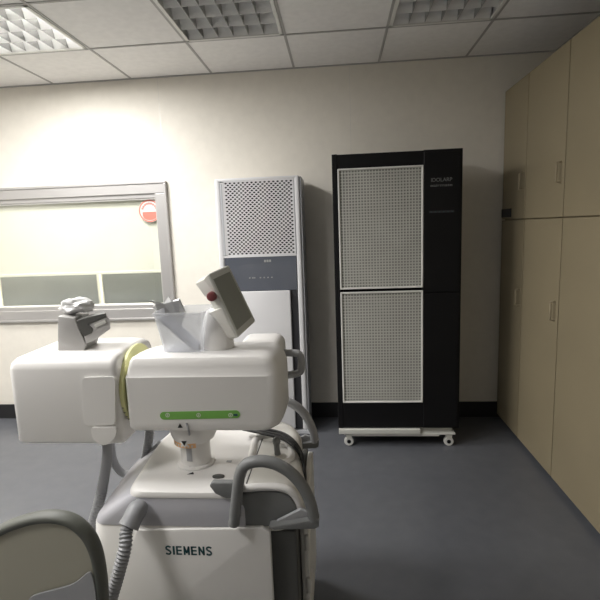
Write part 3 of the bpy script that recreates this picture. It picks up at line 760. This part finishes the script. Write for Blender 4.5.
def crumple(bm, c, sx, sy, sz, seed, n=3, amp=.3):
    random.seed(seed); t = bmesh.new(); bmesh.ops.create_icosphere(t, subdivisions=n, radius=1)
    from mathutils import noise
    for v in t.verts:
        d = noise.noise(v.co * 1.7 + Vector((seed, 0, 0))) + .6 * abs(noise.noise(v.co * 4 + Vector((0, seed, 0))))
        v.co *= 1 + amp * d
        v.co = Vector((v.co.x * sx + c.x, v.co.y * sy + c.y, v.co.z * sz + c.z))
    return merge(bm, t)
b = new()   # crumpled sheet standing out of the bin
pp = [at(x, y, Y=1.395) for x, y in ((150, 300), (157, 302), (163, 304), (167, 297), (173, 301), (180, 299), (184, 313), (180, 326), (168, 326), (159, 313), (152, 307), (156, 305))]
prism(b, pp, (0, .012, 0), .001)
for v in b.verts: v.co.y += .012 * math.sin(v.co.x * 260) ; v.co.z += .003 * math.sin(v.co.x * 400 + v.co.y * 300)
tag(obj('crumpled_wrapper', b, M['wrap'], None), 'crumpled silver grey wrapper sticking out of the plastic bin', 'wrapper')

# ------------------------------------------------------------------ grey tray unit with foil bag at the left edge
Y0 = 1.33
Q = PY(Y0)
tu = thing('tray_unit', 'tilted grey box with a dark slot at the left end of the X-ray machine', 'device', (at(88, 347, Y=1.36).x, 1.36, zt))
b = new()
fr_ = [Q(84, 336), Q(88, 324), Q(107, 316), Q(110, 320), Q(110.5, 329), Q(95, 340), Q(86, 344)]
prism(b, fr_, (-.025, .04, 0), .003)
obj('tray_body', b, M['tbox'], tu, 30)
b = new(); prism(b, [Q(77, 320.5), Q(92, 316), Q(106.5, 313), Q(107, 316), Q(88.5, 324), Q(93, 328), Q(92.5, 333), Q(85, 336), Q(80, 330)], (-.020, .036, 0), .001)
for v in b.verts: v.co.y -= .003
obj('dark_slot', b, M['dgrey'], tu)
b = new(); prism(b, [Q(94.5, 324.5), Q(105.5, 319.5), Q(107, 322.5), Q(96, 327.5)], (0, .004, 0), .0005)
for v in b.verts: v.co.y -= .004
obj('front_plate', b, M['tray'], tu)
b = new(); prism(b, [Q(58, 316), Q(75, 318), Q(80, 331), Q(86, 344), Q(84, 351), Q(58, 351)], (-.005, .09, 0), .003)
for v in b.verts: v.co.y -= .002
obj('support_foot', b, M['tbox'], tu, 30)
b = new(); crumple(b, at(76, 305.5, Y=1.38), .055, .035, .022, 3, 4, .35)
tag(obj('foil_bag', b, M['bag'], None, 35), 'crumpled white and silver bag lying on the grey tray unit', 'bag')

# ------------------------------------------------------------------ second machine with a grey rimmed hood, bottom left corner
Q = PY(.95)
sm = thing('equipment_trolley', 'beige hooded equipment trolley with a thick grey rim at the bottom left corner', 'trolley', (at(50, 560, Y=.95).x, .95, 0))
arc = [Q(-30, 610), Q(-28, 570), Q(-16, 545), Q(5, 528), Q(40, 517), Q(68, 519), Q(86, 532), Q(96, 551), Q(101, 577), Q(103, 605), Q(104, 650)]
arc = [p for p in arc]; arcs = catmull(arc, 8)
b = new(); tube(b, arcs, .0125, 14, flat=1.6); obj('rim_bumper', b, M['rim'], sm, 60)
b = new(); inn = [p + Vector((0, -.012, 0)) for p in arcs]; 
lo_ = inn[0].copy(); lo_.z = .12; hi_ = inn[-1].copy(); hi_.z = .12
prism(b, [lo_] + inn + [hi_], (0, .03, 0), 0); obj('hood', b, M['hood'], sm, 40)
b = new(); Q2 = PY(.935); prism(b, roundpoly([Q2(20, 640), Q2(30, 595), Q2(75, 583), Q2(92, 568), Q2(97, 590), Q2(99, 640)], .02, 4), (0, -.006, 0), .001); obj('lower_cover', b, M['greyl'], sm)
b = new(); box(b, lo_.x + .01, hi_.x - .01, .80, 1.02, .06, .13, .01); obj('chassis', b, M['dgrey'], sm)
for x in (lo_.x + .06, hi_.x - .06):
    b = new(); lathe(b, [(.01, -.014), (.028, -.014), (.032, -.009), (.032, .009), (.028, .014), (.01, .014)], (x, .92, .032), 'X', 20); obj('castor_wheel', b, M['grey'], sm, 40)
